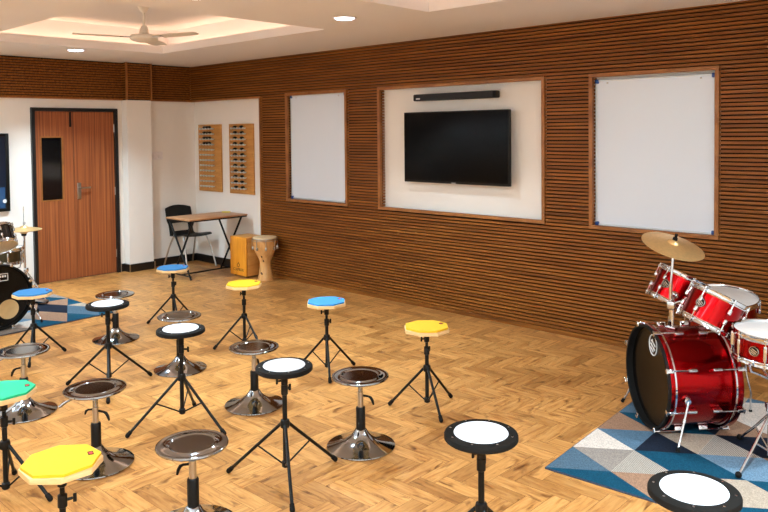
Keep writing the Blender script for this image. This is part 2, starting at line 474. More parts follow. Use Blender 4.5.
# door ----------------------------------------------------------------------
d = struct(MB().box((-.01, DL+.02, DT/2), (.10, .04, DT)).box((-.01, DR-.02, DT/2), (.10, .04, DT)).box((-.01, (DL+DR)/2, DT-.02), (.10, DR-DL-.08, .04))
           .build('door_1', M['black_paint'], smooth=False), 'brown veneered double door in a black frame')
seam = -1.648; dx = .008
def leaf(y0, y1, hole=None):
    m_ = MB(); z0, z1 = .008, DT-.042; t = .045; x = dx-t/2
    if not hole: m_.box((x, (y0+y1)/2, (z0+z1)/2), (t, y1-y0, z1-z0), .003)
    else:
        a0, a1, b0, b1 = hole
        m_.box((x, (y0+a0)/2, (z0+z1)/2), (t, a0-y0, z1-z0)); m_.box((x, (a1+y1)/2, (z0+z1)/2), (t, y1-a1, z1-z0))
        m_.box((x, (a0+a1)/2, (z0+b0)/2), (t, a1-a0, b0-z0)); m_.box((x, (a0+a1)/2, (b1+z1)/2), (t, a1-a0, z1-b1))
    return m_
hl = (-2.046, -1.770, .975, 1.757)
l1 = leaf(DL+.042, seam-.002, hl).build('door_leaf', M['door'], d, smooth=False)
MB().box((dx-.03, (hl[0]+hl[1])/2, (hl[2]+hl[3])/2), (.008, hl[1]-hl[0], hl[3]-hl[2])).build('door_glass', M['glassdark'], l1, smooth=False)['label'] = 'dark tall glass pane'
gb = MB(); a0, a1, b0, b1 = hl
for (yc, zc, dy, dz) in ((a0+.008, (b0+b1)/2, .016, b1-b0), (a1-.008, (b0+b1)/2, .016, b1-b0), ((a0+a1)/2, b0+.008, a1-a0, .016), ((a0+a1)/2, b1-.008, a1-a0, .016)):
    gb.box((dx-.008, yc, zc), (.024, dy, dz))
gb.build('glazing_bead', M['trimwood'], l1, smooth=False)
MB().box((dx+.01, seam-.035, DT-.14), (.02, .02, .18), .004).cyl((dx+.016, seam-.035, DT-.22), (dx+.016, seam-.035, DT-.045), .006).build('door_bolt', M['blackplastic'], l1)
l2 = leaf(seam+.002, DR-.042).build('door_leaf', M['door'], d, smooth=False)
hm = MB().box((dx+.005, seam+.06, 1.08), (.01, .046, .20), .003).cyl((dx+.008, seam+.06, 1.115), (dx+.05, seam+.06, 1.115), .009)
hm.cyl((dx+.05, seam+.052, 1.115), (dx+.05, seam+.185, 1.118), .009).cyl((dx+.008, seam+.06, 1.03), (dx+.016, seam+.06, 1.03), .012)
hm.build('door_handle', M['steel'], l2)['label'] = 'steel lever handle on a long plate'
for zz in (.25, 1.05, 1.85): MB().cyl((dx+.004, DR-.04, zz-.05), (dx+.004, DR-.04, zz+.05), .007).build('door_hinge', M['steel'], l2)

# ------------------------------------------------------------------ things on the walls
# television
tv = thing('television', 'large black flat television mounted in the white recess', 'television', (4.645, WY, 1.615))
W_, H_ = 1.262, .70; ty = -.125
MB().box((0, ty+.02, 0), (W_, .04, H_), .006).build('casing', M['blackplastic'], tv)
MB().box((0, ty-.0015, .006), (W_-.022, .004, H_-.036), .001).build('display_panel', M['screen'], tv)
MB().box((0, ty-.002, -H_/2+.008), (.05, .004, .007)).build('maker_mark', M['logo'], tv)
MB().box((0, ty+.065, 0), (.5, .05, .35), .005).box((0, -.031, 0), (.35, .058, .45)).build('wall_bracket', M['blackmatte'], tv)
# sound bar
sb = thing('sound_bar', 'long black sound bar mounted above the television', 'speaker', (4.635, WY, 2.108))
MB().box((0, -.087, 0), (1.0, .07, .068), .012).build('casing', M['blackplastic'], sb)
MB().box((0, -.1225, 0), (.93, .006, .058), .002).build('grille', M['cloth_dark'], sb)
MB().box((-.43, -.126, -.012), (.05, .002, .012)).build('maker_mark', M['logo'], sb)
MB().box((.475, -.118, 0), (.03, .012, .06), .003).build('end_panel', M['screen'], sb)
for s in (-1, 1): MB().box((s*.3, -.027, 0), (.05, .054, .04)).build('wall_bracket', M['blackmatte'], sb)
# whiteboards
def whiteboard(x0, x1, z0, z1, lab):
    t = thing('whiteboard', lab, 'whiteboard', ((x0+x1)/2, WY, (z0+z1)/2), 0, 'whiteboards in the slatted wall')
    w, h = x1-x0, z1-z0; y = -.025
    MB().box((0, y, 0), (w-.02, .018, h-.02)).build('writing_panel', M['board'], t, smooth=False)
    f = MB(); q = .014
    for s in (-1, 1):
        f.box((s*(w/2-q/2), y-.002, 0), (q, .028, h), .003); f.box((0, y-.002, s*(h/2-q/2)), (w-2*q, .028, q), .003)
    f.box((0, y+.02, 0), (w*.6, .01, h*.6))
    f.build('frame', M['alu'], t)
    for sx in (-1, 1):
        for sz in (-1, 1):
            MB().box((sx*(w/2-.014), y-.003, sz*(h/2-.014)), (.036, .034, .036), .008).build('corner_cap', M['blueplastic'], t)['label'] = 'blue plastic corner cap'
    for sx in (-1, 1):
        MB().box((sx*(w/2-.11), y-.018, h/2-.03), (.012, .006, .012), .001).build('wall_clip', M['steel'], t)
    return t
whiteboard(2.128, 3.078, .985, 2.213, 'narrower looking whiteboard left of the television recess')
whiteboard(6.072, 7.045, .975, 2.186, 'large whiteboard on the right above the red drum kit')

# peg boards with rows of fittings
def pegboard(x0, x1, n_black, lab):
    z0, z1 = .985, 1.893
    t = thing('display_board', lab, 'wall board', ((x0+x1)/2, WY, (z0+z1)/2), 0, 'wooden wall boards with rows of small fittings')
    w, h = x1-x0, z1-z0
    MB().box((0, -.012, 0), (w, .022, h), .003).build('backboard', M['boardwood'], t)
    for r in range(12):
        z = h/2 - .055 - r*(h-.10)/11.4
        big = r < n_black
        q = MB(); q.box((-.02, -.028, z-.008), (w*.56, .012, .008), .002, mi=1)
        for j in range(5):
            x = -.02 + (j-2)*w*.125
            q.cyl((x, -.025, z-.004), (x, -.062, z-.002), .008, .010, 8); q.sphere((x, -.066, z-.002), .014, 8)
        q.build('peg_row', [M['alu'], M['boardwood']], t)
        if big:
            for j in ((-1, 1) if n_black == 12 else (-.8, 0, .8)):
                x = -.02 + j*w*.14 + random.uniform(-.008, .008); q = MB()
                q.box((x, -.048, z+.014), (.036, .05, .026), .008)
                q.cyl((x-.016, -.05, z+.02), (x+.016, -.05, z+.02), .013, n=10)
                q.build('black_clip', M['blackplastic'], t)
    return t
pegboard(.125, .66, 4, 'wooden wall board nearest the room corner, only top four rows black')
pegboard(.845, 1.365, 12, 'wooden wall board beside the slatted wall, twelve rows of black fittings')

# light switch
s = thing('light_switch', 'white double light switch plate on the wall behind the chair', 'light switch', (0, -.525, 1.483))
MB().box((.005, 0, 0), (.01, .185, .105), .003).build('switch_plate', M['switch'], s)
for yy in (-.045, .045): MB().box((.012, yy, 0), (.008, .05, .06), .002).build('rocker', M['switch'], s)
# framed screen at left edge
s = thing('wall_screen', 'black framed dark blue screen on the wall left of the door', 'screen', (0, -2.78, 1.35))
f = MB(); w, h = .74, .895
for q in (-1, 1):
    f.box((.02, q*(w/2-.018), 0), (.04, .036, h), .004); f.box((.02, 0, q*(h/2-.018)), (.04, w-.072, .036), .004)
f.box((.008, 0, 0), (.016, w-.04, h-.04)); f.build('frame', M['blackplastic'], s)
MB().box((.019, 0, 0), (.006, w-.07, h-.07)).build('display_panel', M['deep'], s)
MB().box((.0235, 0, -.29), (.002, w-.10, .24)).build('lit_strip', M['glow'], s)
MB().cyl((.0248, .315, -.33), (.027, .315, -.33), .022, n=20).build('round_icon', M['logo'], s)

# ceiling lamps
def downlight(x, y, lab):
    t = thing('downlight', lab, 'ceiling light', (x, y, H), 0, 'recessed round ceiling lights')
    MB().lathe([(.078, 0), (.098, -.002), (.098, -.007), (.092, -.011), (.078, -.006)], 32).build('bezel', M['switch'], t)
    MB().lathe([(0, -.019), (.04, -.018), (.068, -.014), (.079, -.006), (.079, -.002)], 32).build('lens', M['lens'], t)
    L = bpy.data.lights.new('downlight_and_fill_lamp', 'AREA'); L.shape = 'DISK'; L.size = .15; L.energy = (DLE*1.6 if x < 2 else DLE*1.05) if y > -4 else (DLE*1.5 if 4 < x < 5 else DLE*3.6); L.color = (.70, .945, 1.12); L.spread = R(112) if y > -4 else R(175)
    o = bpy.data.objects.new('downlight_and_fill_lamp', L); col.objects.link(o); o.location = (x, y, H-.03)
    return t
DLE = 24.5
downlight(1.13, -2.10, 'round ceiling downlight between the fan recess and the door wall')
downlight(4.72, -1.55, 'round ceiling downlight between the two recesses, nearest the slatted wall')
downlight(4.72, -2.93, 'round ceiling downlight cut by the top edge of the photo')
for q in ((4.72, -4.6), (4.72, -6.0), (8.75, -1.55), (8.75, -2.95), (8.75, -4.6), (1.13, -5.2), (8.75, -6.0)):  # extra unseen lamps, added to brighten the room
    downlight(q[0], q[1], 'added unseen downlight that brightens the room')

def strip(x, y, z, sx, sy, e):
    L = bpy.data.lights.new('cove_and_fill_strip', 'AREA'); L.shape = 'RECTANGLE'; L.size = sx; L.size_y = sy; L.energy = e; L.color = (1, .64, .42) if i < 2 else (.70, .945, 1.12)
    o = bpy.data.objects.new('cove_and_fill_strip', L); col.objects.link(o); o.location = (x, y, z); o.rotation_euler = (PI, 0, 0)
CE = 1.3
for i, (x0, y0, x1, y1) in enumerate(RECS):
    e = CE if i < 2 else 23  # rear strips are added unseen fill, far stronger than the visible coves
    for yy in (y0-CV/2-.01, y1+CV/2+.01): strip((x0+x1)/2, yy, H+.04, x1-x0, .05, e*(x1-x0))
    for xx in (x0-CV/2-.01, x1+CV/2+.01): strip(xx, (y0+y1)/2, H+.04, .05, y1-y0, e*(y1-y0))

# ceiling fan
fan = thing('ceiling_fan', 'white three-blade ceiling fan hanging in the lit recess', 'ceiling fan', (2.75, -2.2, HU))
MB().lathe([(0, 0), (.062, 0), (.058, -.02), (.03, -.075), (.018, -.085), (0, -.085)][::-1], 24).build('canopy', M['fanwhite'], fan)
MB().cyl((0, 0, -.08), (0, 0, -.26), .013).build('downrod', M['fanwhite'], fan)
MB().lathe([(0, -.355), (.06, -.352), (.105, -.34), (.125, -.325), (.128, -.305), (.118, -.29), (.06, -.282), (.045, -.275), (.033, -.22), (.024, -.205), (0, -.205)], 32).build('motor_housing', M['fanwhite'], fan)
for a in (R(256), R(16), R(136)):
    bl = MB(); rows = []
    pts = []
    nseg = 12
    for i in range(nseg+1):
        s_ = i/nseg; x = .19 + .42*s_; w_ = .062 + .012*math.sin(PI*s_); tw = -R(4)*(1-.3*s_); zz = -.31
        pts.append([(x, -w_*math.cos(tw), zz - w_*math.sin(tw)), (x, 0, zz+.006), (x, w_*math.cos(tw)*(1 if i < nseg else .6), zz + w_*math.sin(tw))])
    vs = [p for r in pts for p in r] + [(p[0], p[1], p[2]-.005) for r in pts for p in r]
    nb = 3*(nseg+1); fs = []
    for i in range(nseg):
        for j in range(2):
            q = (i*3+j, (i+1)*3+j, (i+1)*3+j+1, i*3+j+1); fs.append(q); fs.append(tuple(reversed([k+nb for k in q])))
        for j in (0, 2):
            q = (i*3+j, (i+1)*3+j, (i+1)*3+j+nb, i*3+j+nb); fs.append(q)
    for i in (0, nseg):
        for j in range(2): fs.append((i*3+j, i*3+j+1, i*3+j+1+nb, i*3+j+nb))
    bl.add(vs, fs, rotz(a))
    o = bl.build('blade', M['fanwhite'], fan)
    MB().box((.165, 0, -.312), (.10, .05, .006), .002, rotz(a)).build('blade_arm', M['chrome'], o)

# ------------------------------------------------------------------ practice pads
def oct_poly(r, a0=R(22.5)):
    return [(r*math.cos(a0+k*PI/4), r*math.sin(a0+k*PI/4)) for k in range(8)]
def pad_stand(t, zt, rad, hub, col_low, up=.085):
    pole = MB().cyl((0, 0, col_low), (0, 0, hub+up+.015), .0125).cyl((0, 0, hub+up), (0, 0, zt), .0095).build('pole', M['powder'], t)
    MB().lathe([(.012, hub+up), (.018, hub+up+.005), (.018, hub+up+.05), (.0105, hub+up+.055)], 16).build('height_collar', M['blackplastic'], t)
    MB().cyl((0, 0, hub+up+.027), (.035, .012, hub+up+.027), .006).box((.043, .014, hub+up+.027), (.014, .008, .034), .003).build('wing_knob', M['blackplastic'], t)
    MB().lathe([(.0125, hub-.022), (.022, hub-.02), (.026, hub), (.022, hub+.018), (.0125, hub+.022)], 18).build('leg_hub', M['blackplastic'], t)
    MB().lathe([(.0125, col_low-.006), (.019, col_low), (.019, col_low+.025), (.0125, col_low+.03)], 16).build('brace_collar', M['blackplastic'], t)
    MB().lathe([(.010, zt-.075), (.017, zt-.07), (.018, zt-.03), (.03, zt-.012), (.035, zt-.002), (0, zt-.002)], 18).build('top_clamp', M['blackplastic'], t)
    MB().cyl((0, 0, zt-.05), (-.03, .01, zt-.05), .005).box((-.037, .012, zt-.05), (.012, .008, .03), .003).build('wing_knob', M['blackplastic'], t)
    for k in range(3):
        a = k*2*PI/3; dx_, dy_ = math.cos(a), math.sin(a)
        p0 = (dx_*.022, dy_*.022, hub-.004); p1 = (dx_*rad, dy_*rad, .014)
        lg = MB().cyl(p0, p1, .0085).build('leg', M['powder'], t)
        f0 = Vector(p1) + (Vector(p0)-Vector(p1)).normalized()*.028
        MB().cyl(f0, p1, .0115, .0135).sphere((p1[0], p1[1], .0135), .0135, 12).build('rubber_foot', M['rubber'], lg)
        mid = Vector(p0).lerp(Vector(p1), .45)
        MB().cyl((dx_*.017, dy_*.017, col_low+.012), mid, .0045, n=8).sphere(mid, .009, 8).build('leg_brace', M['powder'], t)
def octagon_pad(mat):
    t = thing('octagonal_practice_pad', 'x', 'practice drum pad')
    pad_stand(t, .503, .245, .262, .045)
    MB().prism(oct_poly(.150), .502, .524, .0012).build('wooden_base', M['maple'], t, ang=12)
    su = MB().prism(oct_poly(.1435), .524, .536, .0012).build('rubber_surface', mat, t, ang=12)
    MB().box((0, .105, .5367), (.032, .02, .0016), 0, rotz(R(-20)), 0).box((.002, .105, .5375), (.018, .014, .0016), 0, rotz(R(-20)), 1).build('maker_label', [M['blackmatte'], M['redlabel']], su)
    return t
def round_pad():
    t = thing('round_practice_pad', 'x', 'practice drum pad')
    pad_stand(t, .57, .325, .30, .08, .145)
    MB().lathe([(0, .569), (.128, .569), (.139, .571), (.1445, .576), (.1445, .590), (.142, .5955), (.137, .597), (.112, .598), (.106, .597), (0, .597)], 56).build('rubber_rim', M['rubber'], t)
    MB().lathe([(0, .596), (.104, .596), (.1065, .598), (.1045, .6015), (.098, .6025), (0, .603)], 56).build('drum_head', M['padwhite'], t)
    for k in range(8):
        a = R(20)+k*PI/4
        MB().lathe([(.0045, .595), (.0045, .600), (0, .601)], 10, Matrix.Translation((.125*math.cos(a), .125*math.sin(a), 0))).build('rim_screw', M['chrome'], t)
    return t
protos = {'blue': octagon_pad(M['padblue']), 'round': round_pad()}
def recolour(t, mat):
    for ch in children(t):
        if ch.name.startswith('rubber_surface'):
            me = ch.data.copy(); me.materials.clear(); me.materials.append(mat); ch.data = me
first = set()
def place(kind, x, y, ang, lab, group, mat=None):
    if kind not in first: o = protos[kind]; first.add(kind)
    else: o = copy_tree(protos[kind])
    o.location = (x, y, 0); o.rotation_euler = (0, 0, R(ang)); o['label'] = lab; o['group'] = group
    if mat: recolour(o, mat)
    return o
GO = 'octagonal practice pads on tripods'; GR = 'round black-rimmed practice pads on tripods'
def octpad(x, y, legs, lab, mat=None):
    o = place('blue', x, y, legs, lab, GO, mat)
    for ch in children(o):   # the board keeps its flats to the room while the legs turn
        if ch.name.split('.')[0] in ('wooden_base', 'rubber_surface'):
            ch.rotation_euler = (0, 0, R(-legs + random.choice((-2, 0, 2))))
    return o
octpad(2.88, -2.03, 101, 'blue octagonal practice pad in front of the black chair and desk')
octpad(2.98, -3.34, 90, 'blue octagonal practice pad in front of the black bass drum')
octpad(4.99, -2.03, 82, 'blue octagonal practice pad right of the yellow pad near the djembe')
octpad(3.99, -2.04, 120, 'yellow octagonal practice pad in front of the box drum and djembe', M['padyellow'])
octpad(6.0, -2.09, 90, 'yellow octagonal practice pad at the right end of the back row', M['padyellow'])
octpad(6.20, -4.51, 60, 'yellow octagonal practice pad closest to the camera, at lower left', M['padyellow'])
octpad(5.20, -4.36, 31, 'green octagonal practice pad cut by the left edge', M['padgreen'])
def roundpad(x, y, legs, lab): return place('round', x, y, legs, lab, GR)
roundpad(4.09, -3.27, 92, 'round white practice pad standing beside the tip of the left rug')
roundpad(5.07, -3.295, 15, 'round white practice pad straight in front of a pale chrome stool')
roundpad(6.10, -3.335, 86, 'round white practice pad between the two chrome stools of the middle')
roundpad(7.338, -3.362, 90, 'round white practice pad alone on bare floor, bottom centre')
roundpad(8.126, -3.275, 90, 'largest round white practice pad, at the bottom edge before the patterned rug')

# ------------------------------------------------------------------ chrome stools
def make_stool():
    t = thing('adjustable_stool', 'x', 'stool')
    zt = .408
    MB().lathe([(0, zt-.016), (.145, zt-.016), (.157, zt-.014), (.161, zt-.008), (.160, zt-.002), (.156, zt), (.150, zt-.001), (.116, zt-.002), (.112, zt+.0005),
                (.108, zt+.002), (.104, zt+.0005), (.100, zt-.003), (.097, zt-.0035), (0, zt-.0035)], 72).build('seat', M['stoolchrome'], t)
    MB().lathe([(.098, zt-.0034), (.0975, zt-.002), (0, zt-.0018)], 56).build('seat_reflection', M['seatreflection'], t)['label'] = 'seat centre coloured darker to imitate a dark reflection'
    MB().cyl((0, 0, .20), (0, 0, zt-.04), .0135).lathe([(.014, zt-.04), (.045, zt-.022), (.05, zt-.015)], 20).build('inner_post', M['stoolchrome'], t)
    MB().lathe([(.0165, .22), (.0165, .31), (.0135, .312)], 20).build('outer_tube', M['steel'], t)
    MB().lathe([(.025, .085), (.0265, .10), (.0265, .222), (.024, .228), (.016, .229)], 24).build('post_sleeve', M['blackplastic'], t)
    MB().lathe([(.19, .002), (.194, .006), (.193, .010), (.17, .016), (.13, .026), (.09, .042), (.06, .064), (.042, .085), (.033, .10), (.028, .104), (.02, .104)], 64).build('base', M['stoolchrome'], t)
    MB().cyl((.014, 0, .292), (.045, 0, .287), .006).tube([(.045, 0, .287), (.058, 0, .28), (.068, 0, .262), (.074, 0, .24)], [.006, .008, .008, .005]).build('clamp_lever', M['blackplastic'], t)
    return t
def add_lever(t, a):
    q = rotz(R(a))
    MB().tube([(.06, 0, .366), (.11, 0, .362), (.15, 0, .345), (.19, 0, .318)], [.005, .005, .006, .008], M=q).build('seat_lever', M['stoolchrome'], t)
st0 = make_stool(); usedst = []
GS = 'chrome adjustable stools'
def stool(x, y, ang, lab, dz=0.0, lever=None):
    o = st0 if not usedst else copy_tree(st0); usedst.append(o)
    o.location = (x, y, 0); o.rotation_euler = (0, 0, R(ang)); o['label'] = lab; o['group'] = GS
    for ch in children(o):
        if ch.name.split('.')[0] in ('seat', 'seat_reflection', 'inner_post'): ch.location = (0, 0, dz)
    return o
pend = []
pend.append((stool(2.955, -2.64, 180, 'chrome stool furthest back, beyond the round pad by the rug', -.012), None))
pend.append((stool(4.104, -2.715, 160, 'pale chrome stool behind a round white pad in the centre left', .004), None))
pend.append((stool(5.12, -2.79, 120, 'chrome stool behind and left of the central round pad', -.02), None))
pend.append((stool(6.09, -2.782, 40, 'chrome stool in the centre of the room with nothing in front of it', 0), None))
pend.append((stool(4.12, -3.855, 230, 'chrome stool at the left edge behind the green pad', 0), 235))
pend.append((stool(5.186, -3.892, 40, 'chrome stool right behind the yellow pad at lower left', .01), 225))
pend.append((stool(6.14, -3.90, 215, 'chrome stool cut by the bottom edge of the photo', -.02), None))
for o, lv in pend:
    if lv is not None: add_lever(o, lv - math.degrees(o.rotation_euler.z))
q = rotz(R(180))
o = pend[5][0]
MB().cyl((.014, 0, .300), (.04, 0, .298), .005, M=q).tube([(.04, 0, .298), (.052, 0, .290), (.058, 0, .272)], [.005, .007, .004], M=q).build('clamp_lever', M['blackplastic'], o)

# ------------------------------------------------------------------ corner furniture
dk = thing('folding_desk', 'wooden topped folding desk with black crossed legs by the corner', 'desk', (1.035, -.43, 0))
MB().box((0, 0, .735), (.535, .85, .018), .003).build('desktop', M['desk'], dk)
MB().box((0, 0, .718), (.52, .835, .018), .002).build('edge_frame', M['powder'], dk)
for yy in (-.37, .33):
    for sx in (-1, 1):
        MB().tube([(sx*.245, yy+sx*.012, .711), (-sx*.215, yy+sx*.012, .012)], .0125).build('leg', M['powder'], dk)
    MB().cyl((-.20, yy, .045), (.20, yy, .045), .009).build('foot_bar', M['powder'], dk)
MB().cyl((-.02, -.37, .045), (-.02, .33, .045), .009).build('stretcher', M['powder'], dk)
yb = MB().box((0, 0, .006), (.10, .05, .012), .002).build('notepad', M['yellowitem']); yb.location = (.93, -.07, .745); yb.rotation_euler = (0, 0, .5)
tag(yb, 'small yellow notepad lying on the far end of the desk', 'notepad')

ch = thing('school_chair', 'black plastic chair with steel legs at the desk', 'chair', (.352, -.259, 0), R(2))
prof = []   # (x, z) along the shell, from front lip to back top
for i in range(9): s_ = i/8; prof.append((.24-.40*s_, .43+.018*math.cos(s_*PI*1.0)-.03*max(0, s_-.85) - (.02 if i == 0 else 0)))
for i in range(1, 4): s_ = i/4*PI/2; prof.append((-.16-.05*math.sin(s_), .412+.05*(1-math.cos(s_))))
for i in range(0, 11): s_ = i/10; prof.append((-.212-.085*s_, .465+.345*s_))
nx = len(prof); nw = 12; vs = []; fs = []
for i, (x, z) in enumerate(prof):
    s_ = i/(nx-1); hw = .215 if i < 9 else .215-.03*math.sin(min(1, (i-8)/4)*PI/2)*(1 if i < 16 else .4)
    if i == nx-1: hw *= .86
    if i == 0: hw *= .93
    for j in range(nw+1):
        u = -1+2*j/nw
        c_ = u*u
        if i < 9: vs.append((x, u*hw, z + .012*c_))
        else: vs.append((x + .035*c_, u*hw, z - (.03*c_ if i == nx-1 else 0)))
for i in range(nx-1):
    for j in range(nw):
        if 12 <= i <= 14 and 2 <= j <= nw-3: continue      # hand hole low in the back
        a = i*(nw+1)+j; fs.append((a, a+1, a+nw+2, a+nw+1))
sh = MB().add(vs, fs).build('seat_shell', M['blackplastic'], ch)
md = sh.modifiers.new('thick', 'SOLIDIFY'); md.thickness = .011; md = sh.modifiers.new('round', 'SUBSURF'); md.levels = 1; md.render_levels = 2
for sy in (-1, 1):
    MB().tube([(.12, sy*.17, .43), (.20, sy*.20, .25), (.27, sy*.225, .008)], .0105).build('leg', M['steel'], ch)
    MB().tube([(-.10, sy*.17, .43), (-.18, sy*.20, .25), (-.27, sy*.225, .008)], .0105).build('leg', M['steel'], ch)
MB().tube([(.12, -.17, .428), (.12, .17, .428)], .009).tube([(-.10, -.17, .400), (-.10, .17, .400)], .009).build('underframe', M['steel'], ch)

# box drum
cj = thing('box_drum', 'amber wooden box drum standing under the wall boards', 'cajon', (1.462, -.137, 0))
bw, bdp, bh = .335, .27, .475
MB().box((0, .008, .02+bh/2), (bw, bdp-.016, bh), .004).build('body', M['cajonside'], cj)
MB().box((0, -bdp/2+.003, .02+bh/2), (bw, .008, bh), .002).build('front_panel', M['cajonfront'], cj)
for sx in (-1, 1):
    for sy in (-1, 1): MB().lathe([(.018, 0), (.022, .021), (0, .021)], 14, Matrix.Translation((sx*.12, sy*.09, 0))).build('rubber_foot', M['rubber'], cj)
yf = -bdp/2-.002
MB().torus(.022, .0035, 0, 24, 6, M=frame((0, yf, .145), (0, -1, 0))).cyl((0, yf+.001, .168), (0, yf-.001, .182), .004, n=8).build('ring_mark', M['ink'], cj)
MB().cyl((bw/2-.004, .05, .36), (bw/2+.001, .05, .36), .007, n=10).cyl((bw/2-.004, .02, .33), (bw/2+.001, .02, .33), .007, n=10).build('side_screw', M['ink'], cj)
def text_obj(txt, size, name, mat, parent, Mx, ext=.0008):
    cu = bpy.data.curves.new(name, 'FONT'); cu.body = txt; cu.size = size; cu.align_x = 'CENTER'; cu.align_y = 'CENTER'; cu.extrude = ext
    tmp = bpy.data.objects.new(name+'_tmp', cu); col.objects.link(tmp)
    me = bpy.data.meshes.new_from_object(tmp.evaluated_get(bpy.context.evaluated_depsgraph_get()))
    bpy.data.objects.remove(tmp); bpy.data.curves.remove(cu)
    me.name = name; me.materials.clear(); me.materials.append(mat)
    o = bpy.data.objects.new(name, me); col.objects.link(o); o.parent = parent; o.matrix_local = Mx
    return o
text_obj('CLAPBOX', .048, 'printed_name', M['ink'], cj, frame((0, yf, .09), (0, -1, 0)))

# djembe
dj = thing('djembe', 'goblet shaped wooden hand drum against the slatted wall', 'drum', (1.895, -.195, 0))
MB().lathe([(0, 0), (.085, 0), (.09, .006), (.088, .03), (.076, .10), (.066, .17), (.065, .215), (.075, .26), (.10, .31), (.122, .36), (.136, .42), (.142, .48), (.142, .515), (.132, .52)], 40).build('shell', M['djembe'], dj)
MB().torus(.074, .004, .262, 36, 8).torus(.087, .005, .008, 36, 8).build('turned_ring', M['djembe'], dj)
MB().lathe([(0, .529), (.12, .529), (.14, .525), (.147, .515), (.147, .50)], 40).build('drum_skin', M['skin'], dj)
MB().torus(.150, .0055, .508, 40, 8).torus(.151, .004, .488, 40, 8).build('rim_ring', M['steel'], dj)
for k in range(8):
    a = k*PI/4+.2; q = rotz(a)
    MB().cyl((.153, 0, .50), (.151, 0, .40), .004, n=8, M=q).box((.145, 0, .395), (.026, .024, .04), .006, q).build('tuning_lug', M['steel'], dj)
for z_, r_, a in ((.30, .095, -1.1), (.245, .071, -.95), (.10, .077, -1.35), (.09, .078, -1.2)):
    MB().sphere((r_*math.cos(a), r_*math.sin(a), z_), .009, 8, sc=(1, 1, 1.3)).build('wood_knot', M['ink'], dj)

# ------------------------------------------------------------------ rugs
def make_rug(lab, loc, rz, w, h, table, seed, cs=.285, rs=.325, v0=0.0):
    rnd = random.Random(seed)
    t = thing('rug', lab, 'rug', loc, rz, 'geometric triangle patterned rugs')
    vs, fs, mi = [], [], []
    th = .010; vmap = {}
    def V(p):
        k_ = (round(p[0], 5), round(p[1], 5))
        if k_ not in vmap: vmap[k_] = len(vs); vs.append((p[0], p[1], th))
        return vmap[k_]
    for ci in range(-1, int(w/cs)+2):
        for ri in range(-2, int(h/rs)+3):
            o0 = 0 if ci % 2 == 0 else rs/2; o1 = rs/2 if ci % 2 == 0 else 0
            x0, x1 = ci*cs, (ci+1)*cs; yb_ = v0 + ri*rs
            # right pointing: base on x0
            b_ = yb_ + (0 if ci % 2 == 0 else -rs/2)
            for kind, tri in (('R', [(x0, b_), (x1, b_+rs/2), (x0, b_+rs)]), ('L', [(x0, b_), (x1, b_-rs/2), (x1, b_+rs/2)])):
                p = clip_poly(tri, 0, w, 0, h)
                if len(p) < 3: continue
                c_ = table.get((ci, ri, kind))
                if c_ is None: c_ = rnd.choice((0, 1, 2, 3, 4, 5, 6, 7, 8, 9))
                f_ = []
                for q in p:
                    i_ = V(q)
                    if i_ not in f_: f_.append(i_)
                if len(f_) < 3: continue
                fs.append(f_); mi.append(c_)
    m_ = MB(); m_.v = vs; m_.f = [tuple(f_) for f_ in fs]; m_.m = mi
    m_.build('pile', CARP, t, smooth=False)
    MB().box((w/2, h/2, th/2-.0003), (w+.008, h+.008, th-.0008), .002).build('backing', CARP[10], t)
    return t
# colours: 0 steel 1 grey 2 cream 3 denim 4 brown 5 teal 6 navy 7 hatch 8 tan 9 sky
TB = {(0, 0, 'R'): 0, (0, 1, 'L'): 1, (0, 1, 'R'): 2, (0, 2, 'L'): 3, (0, 2, 'R'): 4, (0, 3, 'L'): 5, (0, 3, 'R'): 3, (0, 0, 'L'): 5, (0, 4, 'L'): 8, (0, 4, 'R'): 2,
      (1, 1, 'R'): 7, (1, 1, 'L'): 4, (1, 0, 'R'): 5, (1, 2, 'L'): 5, (1, 2, 'R'): 6, (1, 3, 'L'): 8, (1, 3, 'R'): 5, (1, 0, 'L'): 5, (1, 4, 'L'): 6, (1, 4, 'R'): 4,
      (2, 2, 'R'): 7, (2, 2, 'L'): 9, (2, 1, 'R'): 5, (2, 3, 'L'): 6, (2, 3, 'R'): 4, (2, 1, 'L'): 8, (2, 0, 'R'): 4, (2, 4, 'L'): 2,
      (3, 2, 'R'): 9, (3, 2, 'L'): 5, (3, 3, 'R'): 6, (3, 3, 'L'): 4, (3, 1, 'R'): 8, (3, 4, 'L'): 9, (3, 4, 'R'): 1, (3, 1, 'L'): 5, (4, 3, 'L'): 3, (4, 3, 'R'): 7, (4, 4, 'L'): 6}
make_rug('blue and beige triangle patterned rug under the red drum kit', (7.01, -2.335, 0), R(3.5), 2.5, 1.72, TB, 3)
TL = {(0, 0, 'R'): 5, (0, 0, 'L'): 0, (0, -1, 'R'): 5, (0, 1, 'R'): 5, (0, 1, 'L'): 4, (1, 1, 'R'): 4, (1, 1, 'L'): 6, (2, 0, 'R'): 6, (2, 0, 'L'): 4,
      (1, 0, 'R'): 0, (1, 0, 'L'): 8, (3, 0, 'R'): 5, (3, 0, 'L'): 1, (2, -1, 'R'): 5, (0, 2, 'L'): 2, (1, 2, 'R'): 9, (1, 2, 'L'): 1, (0, 2, 'R'): 1, (2, 1, 'L'): 4, (2, 1, 'R'): 3}
make_rug('blue and beige triangle patterned rug under the black drum kit', (2.04, -2.19, 0), R(182), 1.75, 1.6, TL, 8, .325, .32, .16)

